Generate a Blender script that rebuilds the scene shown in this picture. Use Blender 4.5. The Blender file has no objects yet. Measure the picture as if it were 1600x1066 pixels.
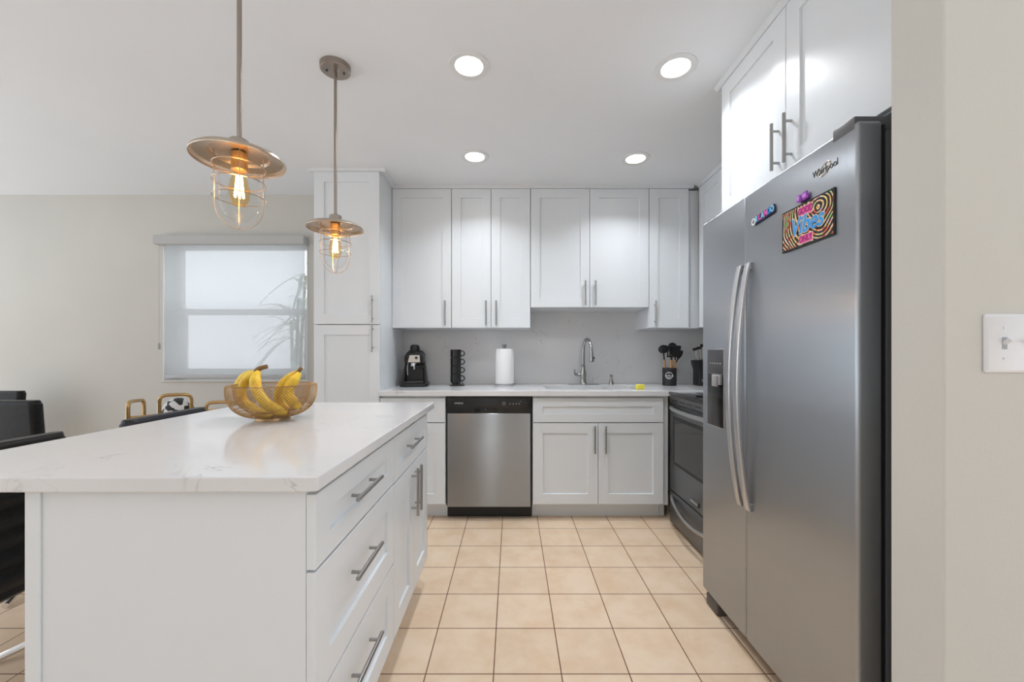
import bpy, bmesh, math, random
from mathutils import Vector, Matrix
random.seed(7)
PI = math.pi
C = bpy.context.scene.collection
scn = bpy.context.scene

# ------------------------------------------------------------------ camera, world, exposure
cd = bpy.data.cameras.new('camera'); cam = bpy.data.objects.new('camera', cd); C.objects.link(cam)
cam.location = (0, 0, 1.17); cam.rotation_euler = (PI/2, 0, 0)
cd.sensor_width = 36; cd.sensor_fit = 'HORIZONTAL'; cd.lens = 36*637/1600; cd.shift_y = 20/1600; cd.clip_start = .02
scn.camera = cam
w = bpy.data.worlds.new('world'); scn.world = w; w.use_nodes = True
bg = w.node_tree.nodes['Background']; bg.inputs[0].default_value = (0.90, 0.945, 1.0, 1); bg.inputs[1].default_value = 1.75
scn.view_settings.view_transform = 'Standard'; scn.view_settings.look = 'None'
scn.view_settings.exposure = 0.10; scn.view_settings.gamma = 1; scn.view_settings.use_curve_mapping = False
DOWNLIGHT_W = 4.5
def area(name, loc, rot, sx, sy, power, col=(1, 1, 1)):
    l = bpy.data.lights.new(name, 'AREA'); l.shape = 'RECTANGLE'; l.size = sx; l.size_y = sy; l.energy = power; l.color = col
    o = bpy.data.objects.new(name, l); C.objects.link(o); o.location = loc; o.rotation_euler = rot; return o
# unseen fill lights, added to reach a flat, even brightness
# both aim up and bounce off the ceiling, behind the camera and to the left
area('ceiling_fill_rear', (-.9, -1.3, 1.0), (PI, 0, 0), 2.6, 1.8, 22, (.77, .90, 1))
area('ceiling_fill_left', (-3.7, .9, 1.3), (PI, 0, 0), 2.4, 2.6, 8, (.77, .90, 1))  # second added fill, over the dining side
sun = bpy.data.lights.new('sun', 'SUN'); sun.energy = 4.5; sun.angle = .02
so = bpy.data.objects.new('sun', sun); C.objects.link(so); so.rotation_euler = (math.radians(42), 0, math.radians(20))

# ------------------------------------------------------------------ materials
MATS = {}
def mat(name, col, rough=.5, metal=0, **kw):
    if name in MATS: return MATS[name]
    m = bpy.data.materials.new(name); m.use_nodes = True; MATS[name] = m
    b = m.node_tree.nodes['Principled BSDF']
    b.inputs['Base Color'].default_value = (*col, 1); b.inputs['Roughness'].default_value = rough; b.inputs['Metallic'].default_value = metal
    for k, v in kw.items(): b.inputs[k.replace('_', ' ')].default_value = v
    return m
def nodes(m): return m.node_tree.nodes, m.node_tree.links, m.node_tree.nodes['Principled BSDF']
def noise_tint(m, scale, c1, c2, lo=.35, hi=.65, bump=0, stretch=None, bscale=None):
    N, L, b = nodes(m)
    tc = N.new('ShaderNodeTexCoord'); mp = N.new('ShaderNodeMapping'); L.new(tc.outputs['Object'], mp.inputs[0])
    if stretch: mp.inputs['Scale'].default_value = stretch
    n = N.new('ShaderNodeTexNoise'); n.inputs['Scale'].default_value = scale; n.inputs['Detail'].default_value = 5
    L.new(mp.outputs[0], n.inputs['Vector'])
    r = N.new('ShaderNodeValToRGB'); r.color_ramp.elements[0].position = lo; r.color_ramp.elements[1].position = hi
    r.color_ramp.elements[0].color = (*c1, 1); r.color_ramp.elements[1].color = (*c2, 1)
    L.new(n.outputs['Fac'], r.inputs[0]); L.new(r.outputs[0], b.inputs['Base Color'])
    if bump:
        n2 = N.new('ShaderNodeTexNoise'); n2.inputs['Scale'].default_value = bscale or scale*3; L.new(mp.outputs[0], n2.inputs['Vector'])
        bp = N.new('ShaderNodeBump'); bp.inputs['Strength'].default_value = bump; bp.inputs['Distance'].default_value = .002
        L.new(n2.outputs['Fac'], bp.inputs['Height']); L.new(bp.outputs[0], b.inputs['Normal'])
    return m
cabw = noise_tint(mat('cabinet_white', (.78, .78, .785), .32), 1.3, (.76, .79, .82), (.775, .805, .835))
cream = noise_tint(mat('wall_cream', (.71, .68, .61), .85), 1.5, (.605, .59, .55), (.63, .615, .572), bump=.15, bscale=120)
ceilm = noise_tint(mat('ceiling_white', (.8, .8, .8), .9), 2, (.85, .87, .90), (.865, .885, .915), bump=.1, bscale=90)
trimw = mat('trim_white', (.8, .8, .8), .5)
def steel_mat(name, col, rough, axis, rot, nz=1):
    m = mat(name, col, rough, 1)
    st = (1, 1, 1)
    st = {'z': (260, 260, 2.5), 'x': (2.5, 260, 260)}[axis]
    N, L, b = nodes(m)
    tc = N.new('ShaderNodeTexCoord'); mp = N.new('ShaderNodeMapping'); mp.inputs['Scale'].default_value = st; L.new(tc.outputs['Object'], mp.inputs[0])
    n = N.new('ShaderNodeTexNoise'); n.inputs['Scale'].default_value = 1; n.inputs['Detail'].default_value = 3; L.new(mp.outputs[0], n.inputs['Vector'])
    mr = N.new('ShaderNodeMapRange'); mr.inputs['To Min'].default_value = rough-.05*nz; mr.inputs['To Max'].default_value = rough+.07*nz
    L.new(n.outputs['Fac'], mr.inputs['Value']); L.new(mr.outputs[0], b.inputs['Roughness'])
    n2 = N.new('ShaderNodeTexNoise'); n2.inputs['Scale'].default_value = 2.2; n2.inputs['Detail'].default_value = 4; L.new(tc.outputs['Object'], n2.inputs['Vector'])
    mx = N.new('ShaderNodeMixRGB'); mx.inputs[1].default_value = (*[c*.93 for c in col], 1); mx.inputs[2].default_value = (*[min(1, c*1.06) for c in col], 1)
    L.new(n2.outputs['Fac'], mx.inputs[0]); L.new(mx.outputs[0], b.inputs['Base Color'])
    bp = N.new('ShaderNodeBump'); bp.inputs['Strength'].default_value = .02*nz; bp.inputs['Distance'].default_value = .001
    b.inputs['Anisotropic'].default_value = .93 if nz else .97; b.inputs['Anisotropic Rotation'].default_value = rot
    tg = N.new('ShaderNodeTangent'); tg.direction_type = 'UV_MAP'; L.new(tg.outputs[0], b.inputs['Tangent'])
    L.new(n.outputs['Fac'], bp.inputs['Height']); L.new(bp.outputs[0], b.inputs['Normal'])
    return m
steel = steel_mat('fridge_steel', (.43, .455, .49), .34, 'z', 0)
dsteel = steel_mat('dishwasher_steel', (.36, .375, .39), .36, 'z', .25, 0)
rsteel = steel_mat('range_steel', (.22, .225, .235), .34, 'x', .25)
nickel = mat('brushed_nickel', (.38, .37, .36), .34, 1)
pnick = mat('pendant_rod_nickel', (.36, .31, .27), .32, 1)
handle_st = mat('handle_steel', (.55, .55, .56), .3, 1)
chrome = mat('chrome', (.8, .8, .82), .08, 1)
black = mat('black_plastic', (.012, .012, .013), .35)
blackgl = mat('black_glass', (.008, .008, .009), .06)
matblk = mat('matte_black', (.015, .015, .016), .5)
dgrey = mat('dark_grey', (.09, .09, .095), .45)
leather = noise_tint(mat('black_leather', (.012, .012, .013), .42, 0, Specular_IOR_Level=.3), 60, (.006, .006, .0065), (.010, .010, .011), bump=.25, bscale=200)
blueleather = noise_tint(mat('dark_leather_grey', (.02, .024, .03), .42, 0, Specular_IOR_Level=.35), 60, (.018, .022, .03), (.024, .028, .038), bump=.25, bscale=200)
brass = mat('brass_tube', (.52, .35, .16), .3, 1)
bronze = mat('bronze_wire', (.43, .28, .14), .38, 1)
whitep = mat('white_plastic', (.75, .76, .78), .35)
whitet = mat('white_print', (.8, .8, .8), .5)
wood = noise_tint(mat('beech_wood', (.6, .35, .18), .5), 8, (.55, .29, .13), (.68, .42, .24), stretch=(6, 6, 1))
paper = mat('paper_white', (.86, .86, .86), .9)
def quartz(name):
    m = mat(name, (.75, .75, .76), .12); N, L, b = nodes(m)
    tc = N.new('ShaderNodeTexCoord')
    n = N.new('ShaderNodeTexNoise'); n.inputs['Scale'].default_value = 4.2; n.inputs['Detail'].default_value = 5; n.inputs['Distortion'].default_value = 1.6; L.new(tc.outputs['Object'], n.inputs['Vector'])
    a = N.new('ShaderNodeMath'); a.operation = 'SUBTRACT'; a.inputs[1].default_value = .5; L.new(n.outputs['Fac'], a.inputs[0])
    ab = N.new('ShaderNodeMath'); ab.operation = 'ABSOLUTE'; L.new(a.outputs[0], ab.inputs[0])
    r = N.new('ShaderNodeValToRGB'); r.color_ramp.elements[0].position = 0; r.color_ramp.elements[0].color = (1, 1, 1, 1); r.color_ramp.elements[1].position = .012; r.color_ramp.elements[1].color = (0, 0, 0, 1); L.new(ab.outputs[0], r.inputs[0])
    n2 = N.new('ShaderNodeTexNoise'); n2.inputs['Scale'].default_value = 6; L.new(tc.outputs['Object'], n2.inputs['Vector'])
    r2 = N.new('ShaderNodeValToRGB'); r2.color_ramp.elements[0].position = .52; r2.color_ramp.elements[1].position = .72; L.new(n2.outputs['Fac'], r2.inputs[0])
    mu = N.new('ShaderNodeMath'); mu.operation = 'MULTIPLY'; L.new(r.outputs[0], mu.inputs[0]); L.new(r2.outputs[0], mu.inputs[1])
    n3 = N.new('ShaderNodeTexNoise'); n3.inputs['Scale'].default_value = 2.5; n3.inputs['Detail'].default_value = 3; L.new(tc.outputs['Object'], n3.inputs['Vector'])
    m0 = N.new('ShaderNodeMixRGB'); m0.inputs[1].default_value = (.70, .70, .715, 1); m0.inputs[2].default_value = (.78, .78, .785, 1); L.new(n3.outputs['Fac'], m0.inputs[0])
    m1 = N.new('ShaderNodeMixRGB'); m1.inputs[2].default_value = (.50, .48, .47, 1); L.new(mu.outputs[0], m1.inputs[0]); L.new(m0.outputs[0], m1.inputs[1])
    L.new(m1.outputs[0], b.inputs['Base Color']); return m
quartzm = quartz('quartz_white')
def tile_mat():
    m = mat('floor_tile', (.7, .5, .35), .38); N, L, b = nodes(m)
    tc = N.new('ShaderNodeTexCoord'); mp = N.new('ShaderNodeMapping'); mp.inputs['Location'].default_value = (.0673, -1.489+.248*20, 0); L.new(tc.outputs['Object'], mp.inputs[0])
    br = N.new('ShaderNodeTexBrick'); br.offset = 0; br.squash = 1
    br.inputs['Scale'].default_value = 1; br.inputs['Brick Width'].default_value = .248; br.inputs['Row Height'].default_value = .248
    br.inputs['Mortar Size'].default_value = .0022; br.inputs['Mortar Smooth'].default_value = .1; br.inputs['Bias'].default_value = 0
    br.inputs['Color1'].default_value = (.775, .60, .44, 1); br.inputs['Color2'].default_value = (.83, .655, .49, 1); br.inputs['Mortar'].default_value = (.17, .075, .04, 1)
    L.new(mp.outputs[0], br.inputs['Vector'])
    n = N.new('ShaderNodeTexNoise'); n.inputs['Scale'].default_value = 7; n.inputs['Detail'].default_value = 6; n.inputs['Roughness'].default_value = .6; L.new(tc.outputs['Object'], n.inputs['Vector'])
    r = N.new('ShaderNodeValToRGB'); r.color_ramp.elements[0].position = .3; r.color_ramp.elements[0].color = (.90, .83, .74, 1); r.color_ramp.elements[1].position = .62; r.color_ramp.elements[1].color = (1, 1, 1, 1); L.new(n.outputs['Fac'], r.inputs[0])
    mx = N.new('ShaderNodeMixRGB'); mx.blend_type = 'MULTIPLY'; mx.inputs[0].default_value = 1; L.new(br.outputs['Color'], mx.inputs[1]); L.new(r.outputs[0], mx.inputs[2])
    L.new(mx.outputs[0], b.inputs['Base Color'])
    bp = N.new('ShaderNodeBump'); bp.inputs['Strength'].default_value = .5; bp.inputs['Distance'].default_value = .002; bp.invert = True
    L.new(br.outputs['Fac'], bp.inputs['Height']); L.new(bp.outputs[0], b.inputs['Normal'])
    mr = N.new('ShaderNodeMapRange'); mr.inputs['To Min'].default_value = .35; mr.inputs['To Max'].default_value = .8; L.new(br.outputs['Fac'], mr.inputs['Value']); L.new(mr.outputs[0], b.inputs['Roughness'])
    return m
tilem = tile_mat()
def glass_mat(name, tint=(1, 1, 1), refl=1.0):
    m = bpy.data.materials.new(name); m.use_nodes = True; N, L = m.node_tree.nodes, m.node_tree.links; N.clear()
    o = N.new('ShaderNodeOutputMaterial'); t = N.new('ShaderNodeBsdfTransparent'); t.inputs[0].default_value = (*tint, 1)
    g = N.new('ShaderNodeBsdfGlossy'); g.inputs['Roughness'].default_value = .03
    f0 = N.new('ShaderNodeLayerWeight'); f = N.new('ShaderNodeMath'); f.operation = 'POWER'; f.inputs[1].default_value = 3.5; L.new(f0.outputs['Facing'], f.inputs[0])
    mu = N.new('ShaderNodeMath'); mu.operation = 'MULTIPLY'; mu.inputs[1].default_value = .55*refl; L.new(f.outputs[0], mu.inputs[0])
    mx = N.new('ShaderNodeMixShader'); L.new(mu.outputs[0], mx.inputs[0]); L.new(t.outputs[0], mx.inputs[1]); L.new(g.outputs[0], mx.inputs[2]); L.new(mx.outputs[0], o.inputs[0])
    return m
glass = glass_mat('clear_glass', (.97, .98, .98))
amberglass = glass_mat('amber_glass', (1, .86, .62))
def emit(name, col, s):
    m = bpy.data.materials.new(name); m.use_nodes = True; b = m.node_tree.nodes['Principled BSDF']
    b.inputs['Base Color'].default_value = (*col, 1); b.inputs['Emission Color'].default_value = (*col, 1); b.inputs['Emission Strength'].default_value = s; return m
lensm = emit('downlight_lens', (1, .99, .97), 9)
filam = emit('filament_glow', (1, .62, .26), 26)
def fabric_mat():
    m = bpy.data.materials.new('sheer_shade'); m.use_nodes = True; N, L = m.node_tree.nodes, m.node_tree.links; N.clear()
    o = N.new('ShaderNodeOutputMaterial'); t = N.new('ShaderNodeBsdfTransparent'); t.inputs[0].default_value = (.88, .885, .89, 1)
    tr = N.new('ShaderNodeBsdfTranslucent'); tr.inputs[0].default_value = (.80, .82, .83, 1); d = N.new('ShaderNodeBsdfDiffuse'); d.inputs[0].default_value = (.8, .82, .84, 1)
    tc = N.new('ShaderNodeTexCoord'); wv = N.new('ShaderNodeTexNoise'); wv.inputs['Scale'].default_value = 400; L.new(tc.outputs['Object'], wv.inputs[0])
    mr = N.new('ShaderNodeMapRange'); mr.inputs['To Min'].default_value = .44; mr.inputs['To Max'].default_value = .54; L.new(wv.outputs['Fac'], mr.inputs['Value'])
    m1 = N.new('ShaderNodeMixShader'); m1.inputs[0].default_value = .4; L.new(tr.outputs[0], m1.inputs[1]); L.new(d.outputs[0], m1.inputs[2])
    m2 = N.new('ShaderNodeMixShader'); L.new(mr.outputs[0], m2.inputs[0]); L.new(t.outputs[0], m2.inputs[1]); L.new(m1.outputs[0], m2.inputs[2]); L.new(m2.outputs[0], o.inputs[0])
    return m
shadem = fabric_mat()

# ------------------------------------------------------------------ helpers
def catmull(pts, n=8):
    P = [Vector(p) for p in pts]; out = []
    for i in range(len(P)-1):
        p0 = P[max(i-1, 0)]; p1 = P[i]; p2 = P[i+1]; p3 = P[min(i+2, len(P)-1)]
        for k in range(n):
            t = k/n
            out.append(.5*((2*p1)+(-p0+p2)*t+(2*p0-5*p1+4*p2-p3)*t*t+(-p0+3*p1-3*p2+p3)*t**3))
    out.append(P[-1]); return out
def lerp_list(v, n):
    out = []
    for i in range(len(v)-1):
        for k in range(n): out.append(v[i]+(v[i+1]-v[i])*k/n)
    out.append(v[-1]); return out
class MB:
    def __init__(s): s.bm = bmesh.new()
    def box(s, x0, x1, y0, y1, z0, z1, bev=0):
        r = bmesh.ops.create_cube(s.bm, size=1); vs = r['verts']
        for v in vs: v.co = Vector((x0+(v.co.x+.5)*(x1-x0), y0+(v.co.y+.5)*(y1-y0), z0+(v.co.z+.5)*(z1-z0)))
        if bev:
            es = list({e for v in vs for e in v.link_edges})
            bmesh.ops.bevel(s.bm, geom=es, offset=bev, segments=3 if bev > .004 else 2, profile=.5, affect='EDGES')
        return s
    def loft(s, rings, caps=True, close=True):
        R = [[s.bm.verts.new(p) for p in r] for r in rings]; n = len(R[0])
        for a, b in zip(R[:-1], R[1:]):
            for i in range(n if close else n-1):
                j = (i+1) % n
                try: s.bm.faces.new((a[i], a[j], b[j], b[i]))
                except ValueError: pass
        if caps:
            s.bm.faces.new(list(reversed(R[0]))); s.bm.faces.new(R[-1])
        return s
    def tube(s, pts, rad, n=10, caps=True, closed=False, flat=None):
        P = [Vector(p) for p in pts]; m = len(P); rr = rad if isinstance(rad, (list, tuple)) else [rad]*m
        def tan(i):
            if closed: return (P[(i+1) % m]-P[i-1]).normalized()
            return (P[min(i+1, m-1)]-P[max(i-1, 0)]).normalized()
        t = tan(0); up = Vector((0, 0, 1)) if abs(t.z) < .9 else Vector((1, 0, 0))
        u = t.cross(up).normalized(); rings = []
        for i in range(m):
            t2 = tan(i); u = (u - t2*u.dot(t2)).normalized(); v = t2.cross(u)
            rings.append([P[i]+(u*math.cos(a)+v*math.sin(a)*(flat or 1))*rr[i] for a in (2*PI*k/n for k in range(n))])
        if closed: rings.append(rings[0])
        if closed:
            R = [[s.bm.verts.new(p) for p in r] for r in rings[:-1]]; R.append(R[0])
            for a, b in zip(R[:-1], R[1:]):
                for i in range(n): s.bm.faces.new((a[i], a[(i+1) % n], b[(i+1) % n], b[i]))
            return s
        return s.loft(rings, caps)
    def lathe(s, prof, n=32, c=(0, 0, 0), caps=False, axis='z'):
        rings = []
        for r, z in prof:
            r = max(r, .0002)
            ring = []
            for k in range(n):
                a = 2*PI*k/n; x, y = r*math.cos(a), r*math.sin(a)
                p = {'z': (x, y, z), 'y': (x, z, y), 'x': (z, x, y)}[axis]
                ring.append(Vector(p)+Vector(c))
            rings.append(ring)
        return s.loft(rings, caps)
    def cyl(s, c, r, h, n=24, axis='z', bev=0):
        b = bev; pr = [(r-b, 0), (r, b), (r, h-b), (r-b, h)] if b else [(r, 0), (r, h)]
        return s.lathe(pr, n, c, True, axis)
    def build(s, name, m, parent=None, smooth=30, loc=(0, 0, 0), rot=(0, 0, 0)):
        bmesh.ops.recalc_face_normals(s.bm, faces=s.bm.faces)
        if m.name.endswith('_steel') and m.name != 'sink_steel' and m.name != 'faucet_steel':
            uv = s.bm.loops.layers.uv.new('UVMap')
            for f in s.bm.faces:
                for l_ in f.loops: l_[uv].uv = (l_.vert.co.x+l_.vert.co.y*.3, l_.vert.co.z)
        me = bpy.data.meshes.new(name); s.bm.to_mesh(me); s.bm.free()
        if smooth:
            me.polygons.foreach_set('use_smooth', [True]*len(me.polygons)); me.set_sharp_from_angle(angle=math.radians(smooth))
        o = bpy.data.objects.new(name, me); C.objects.link(o); me.materials.append(m)
        o.location = loc; o.rotation_euler = rot
        if parent: o.parent = parent
        return o
def tag(o, label, cat, group=None, kind=None):
    o['label'] = label; o['category'] = cat
    if group: o['group'] = group
    if kind: o['kind'] = kind
    return o
def struct(o): o['kind'] = 'structure'; return o
def thing(name, label, cat, loc=(0, 0, 0), rz=0, group=None):
    o = bpy.data.objects.new(name, None); o.empty_display_size = .05; C.objects.link(o); o.location = loc; o.rotation_euler = (0, 0, rz)
    return tag(o, label, cat, group)
def copy_tree(o, parent=None):
    c = o.copy(); C.objects.link(c)
    if parent: c.parent = parent
    for ch in list(o.children): copy_tree(ch, c)
    return c
def text(s, size, depth, m, parent, loc, rot=(PI/2, 0, 0), name='lettering', align='CENTER', shear=0, offset=0, sx=1):
    cu = bpy.data.curves.new(name, 'FONT'); cu.body = s; cu.size = size; cu.extrude = depth; cu.align_x = align; cu.align_y = 'CENTER'; cu.shear = shear; cu.offset = offset
    t = bpy.data.objects.new('tmp', cu); C.objects.link(t); me = bpy.data.meshes.new_from_object(t); bpy.data.objects.remove(t)
    o = bpy.data.objects.new(name, me); C.objects.link(o); me.materials.clear(); me.materials.append(m)
    o.parent = parent; o.location = loc; o.rotation_euler = rot; o.scale.x = sx; return o
def rrect(w, d, r, n=5, z=0, cx=0, cy=0):
    out = []
    for sx, sy, a0 in ((1, 1, 0), (-1, 1, PI/2), (-1, -1, PI), (1, -1, 3*PI/2)):
        for k in range(n+1):
            a = a0+PI/2*k/n
            out.append(Vector((cx+sx*(w/2-r)+r*math.cos(a), cy+sy*(d/2-r)+r*math.sin(a), z)))
    return out
# shaker front: x 0..w, z 0..h, front at y=-t
def shaker(w, h, t=.02, st=.07, rl=None, dep=.009):
    rl = rl or st; bm = bmesh.new()
    def rect(x0, x1, z0, z1, y): return [bm.verts.new((x0, y, z0)), bm.verts.new((x1, y, z0)), bm.verts.new((x1, y, z1)), bm.verts.new((x0, y, z1))]
    e = .0012
    R = [rect(0, w, 0, h, 0), rect(0, w, 0, h, -t+e), rect(e, w-e, e, h-e, -t), rect(st, w-st, rl, h-rl, -t),
         rect(st+.0015, w-st-.0015, rl+.0015, h-rl-.0015, -t+dep)]
    bm.faces.new(R[0])
    for a, b in zip(R[:-1], R[1:]):
        for i in range(4): bm.faces.new((a[i], a[(i+1) % 4], b[(i+1) % 4], b[i]))
    bm.faces.new(R[-1]); m = MB(); m.bm.free(); m.bm = bm; return m
def handle_mesh(L, vert):
    m = MB(); r = .006; so = .028
    ax = (lambda s, y: (0, y, s)) if vert else (lambda s, y: (s, y, 0))
    m.tube([ax(-L/2, -so), ax(L/2, -so)], r, 12)
    for q in (-.34, .34): m.tube([ax(q*L, 0), ax(q*L, -so)], r*.8, 8)
    return m
def front(kind, parent, x0, x1, z0, z1, handle=None, st=.07, rl=None, g=.0015):
    d = shaker(x1-x0-2*g, z1-z0-2*g, st=st, rl=rl).build(kind, cabw, parent, smooth=0, loc=(x0+g, -.001, z0+g))
    if handle:
        v, cx, cz, L = handle
        h = handle_mesh(L, v).build('handle', nickel, d, loc=(cx-x0-g, -.0195, cz-z0-g)); h['label'] = 'brushed metal bar handle'
    return d
def carcass(w, d, z0, z1, top=True, p=.018):
    m = MB()
    m.box(0, p, 0, d, z0, z1); m.box(w-p, w, 0, d, z0, z1); m.box(p, w-p, 0, d, z0, z0+p); m.box(p, w-p, d-.01, d, z0+p, z1)
    if top: m.box(p, w-p, 0, d-.01, z1-p, z1)
    else: m.box(p, w-p, 0, .018, z1-.04, z1)
    return m
def cabinet(label, loc, rz, w, d, z0, z1, fronts, toe=0, top=True, cat='cabinet', name='wall_cabinet', group=None):
    t = thing(name, label, cat, loc, rz, group)
    carcass(w, d, z0, z1, top).build('body', cabw, t, smooth=0)
    if toe: MB().box(0, w, .075, .09, 0, z0).build('toe_kick', cabw, t, smooth=0)
    for f in fronts: front(f[0], t, *f[1:5], **(f[5] if len(f) > 5 else {}))
    return t

# ------------------------------------------------------------------ room
CH = 2.465
YB = 3.485        # kitchen back wall
YW = 3.32         # window wall (left)
XR = 1.765        # right wall
struct(MB().box(-5.2, 3.2, -3.6, 3.65, -.06, 0).build('floor', tilem, smooth=0))
struct(MB().box(-5.2, 3.2, -3.6, 3.65, CH, CH+.08).build('ceiling', ceilm, smooth=0))
struct(MB().box(-1.395, 3.2, YB, YB+.15, 0, CH).build('wall_back', cream, smooth=0))
wx0, wx1, wz0, wz1 = -2.842, -1.665, .955, 2.10
m = MB()
m.box(-5.2, wx0, YW, YW+.2, 0, CH); m.box(wx1, -1.395, YW, YW+.2, 0, CH); m.box(wx0, wx1, YW, YW+.2, 0, wz0); m.box(wx0, wx1, YW, YW+.2, wz1, CH)
struct(m.build('wall_window', cream, smooth=0))
struct(MB().box(XR, XR+.12, .925, YB, 0, CH).build('wall_right', cream, smooth=0))
struct(MB().box(.858, 3.2, .81, .924, 0, CH, .004).build('wall_front', cream, smooth=0))
m = MB(); m.box(-5.2, -.70, -3.7, -3.6, 0, CH); m.box(-.34, 3.2, -3.7, -3.6, 0, CH); m.box(-.70, -.34, -3.7, -3.6, 2.1, CH)  # added unseen wall: dims steel reflections, its narrow opening streaks the dishwasher
struct(m.build('reflection_wall_rear', cream, smooth=0))
# trims: crown mouldings
def crown(name, x0, x1, y0, y1, side):
    """strip along a cabinet face; profile leans out to the ceiling"""
    m = MB(); z0 = 2.447; z1 = CH-.0005
    prof = [(0, z0), (-.022, z0), (-.024, z0+.004), (-.034, z1-.004), (-.040, z1), (0, z1)]
    if side == 'y':   # face looks to -Y, strip runs in X
        rings = [[Vector((x0-(0 if x0 < 0 else 0), y0+p, z)) for p, z in prof], [Vector((x1, y0+p, z)) for p, z in prof]]
    elif side == 'xr':  # face looks to +X (pantry side), at x0, from y0 to y1
        rings = [[Vector((x0-p, y0, z)) for p, z in prof], [Vector((x0-p, y1, z)) for p, z in prof]]
    else:             # face looks to -X
        rings = [[Vector((x0+p, y0, z)) for p, z in prof], [Vector((x0+p, y1, z)) for p, z in prof]]
    m.loft(rings); return struct(m.build(name, cabw, smooth=0))
crown('trim_1', -1.425, -.886, 2.872, 0, 'y')
crown('trim_2', -.926, 0, 2.873, 3.12, 'xr')
crown('trim_3', -.925, 1.40, 3.166, 0, 'y')
crown('trim_4', 1.455, 0, 1.99, 3.13, 'xl')
crown('trim_5', 1.022, 0, .94, 1.99, 'xl')
# window
wn = struct(bpy.data.objects.new('window_1', None)); C.objects.link(wn)
m = MB(); fy0, fy1 = YW+.12, YW+.17
for a in ((wx0, wx0+.05, wz0, wz1), (wx1-.05, wx1, wz0, wz1), (wx0+.05, wx1-.05, wz0, wz0+.05), (wx0+.05, wx1-.05, wz1-.05, wz1)):
    m.box(a[0], a[1], fy0, fy1, a[2], a[3], .003)
m.build('window_frame', trimw, wn, smooth=0)
m = MB(); zr = 1.525
m.box(wx0+.05, wx1-.05, fy0-.012, fy0+.03, zr-.028, zr+.022, .003)
m.box(wx0+.05, wx0+.09, fy0+.005, fy0+.03, wz0+.05, zr-.028, .002); m.box(wx1-.09, wx1-.05, fy0+.005, fy0+.03, wz0+.05, zr-.028, .002); m.box(wx0+.09, wx1-.09, fy0+.005, fy0+.03, wz0+.05, wz0+.09, .002)
m.build('sash', trimw, wn, smooth=0)
MB().box(wx0+.05, wx1-.05, fy0+.035, fy0+.039, wz0+.05, wz1-.05).build('pane', glass, wn, smooth=0)
MB().box(wx0-.012, wx1+.012, YW-.014, YW+.12, wz0-.012, wz0+.001, .003).build('window_sill', mat('sill_marble', (.62, .60, .57), .3), wn, smooth=0)
m = MB(); e = .001
m.box(wx0, wx0+.006, YW-.0005, fy0, wz0+.002, wz1); m.box(wx1-.006, wx1, YW-.0005, fy0, wz0+.002, wz1); m.box(wx0+.006, wx1-.006, YW-.0005, fy0, wz1-.006, wz1)
m.build('reveal_lining', trimw, wn, smooth=0)
# roller blind
t = thing('roller_blind', 'sheer white roller blind lowered over the window in the cream wall', 'blind', (wx0, YW, wz0))
W = wx1-wx0
MB().box(-.02, W+.005, -.075, -.002, 2.046-wz0, 2.118-wz0, .004).build('valance', mat('blind_valance', (.50, .495, .485), .6), t, smooth=0)
MB().box(.045, W-.004, -.032, -.031, .045, 1.10).build('shade_fabric', shadem, t, smooth=0)
MB().box(.045, W-.004, -.04, -.024, .018, .046, .004).build('bottom_bar', mat('blind_bar', (.46, .465, .47), .5), t)
m = MB(); m.tube([(.012, -.05, 1.09), (.012, -.05, .30)], .0012, 6); m.cyl((.012, -.05, .25), .009, .05, 12, bev=.002)
m.build('pull_chain', mat('chain_grey', (.42, .43, .42), .5), t)
# outside the window
struct(MB().box(-14, 6, 3.7, 14, -.3, -.1).build('ground_outside', mat('outside_ground', (.50, .50, .46), .9), smooth=0))
tag(MB().box(-12, 3, 6.4, 6.55, -.1, 1.95).build('garden_wall', mat('pale_stucco', (.66, .66, .70), .9), smooth=0), 'pale garden wall seen through the sheer blind', 'wall')
m = MB(); m2 = MB()
rnd = random.Random(3)
for k in range(3):
    m2.tube(catmull([(.02*k, 0, -.1), (.03*k-.02, 0, .8), (.07*k-.05, .03, 1.5+.22*k)], 6), .014, 8)
    top = Vector((.07*k-.05, .03, 1.45+.24*k))
    for q in range(17):
        a = rnd.uniform(0, 2*PI); el = rnd.uniform(-.5, 1.1); L = rnd.uniform(.28, .46)
        d = Vector((math.cos(a)*math.cos(el), math.sin(a)*math.cos(el), math.sin(el)))
        sd = d.cross(Vector((0, 0, 1))).normalized(); b0 = top+Vector((0, 0, rnd.uniform(-.45, .12)))
        R = []
        for s_ in range(6):
            f = s_/5; p = b0+d*L*f+Vector((0, 0, -.22*f*f*L/.4)); ww = .002+.016*math.sin(PI*min(1, f*.9+.08))
            R.append([p-sd*ww, p+Vector((0, 0, .004)), p+sd*ww, p-Vector((0, 0, .004))])
        m.loft(R)
t = thing('garden_plant', 'long-leaved plant standing outside the right side of the window', 'plant', (-2.12, 3.98, -0.0))
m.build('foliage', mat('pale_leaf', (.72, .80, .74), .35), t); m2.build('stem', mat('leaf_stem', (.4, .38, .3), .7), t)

# backsplash
tag(MB().box(-.925, XR-.002, YB-.014, YB-.001, .9145, 1.62).build('backsplash', quartzm, smooth=0), 'white veined quartz backsplash behind the sink counter', 'backsplash')

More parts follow.
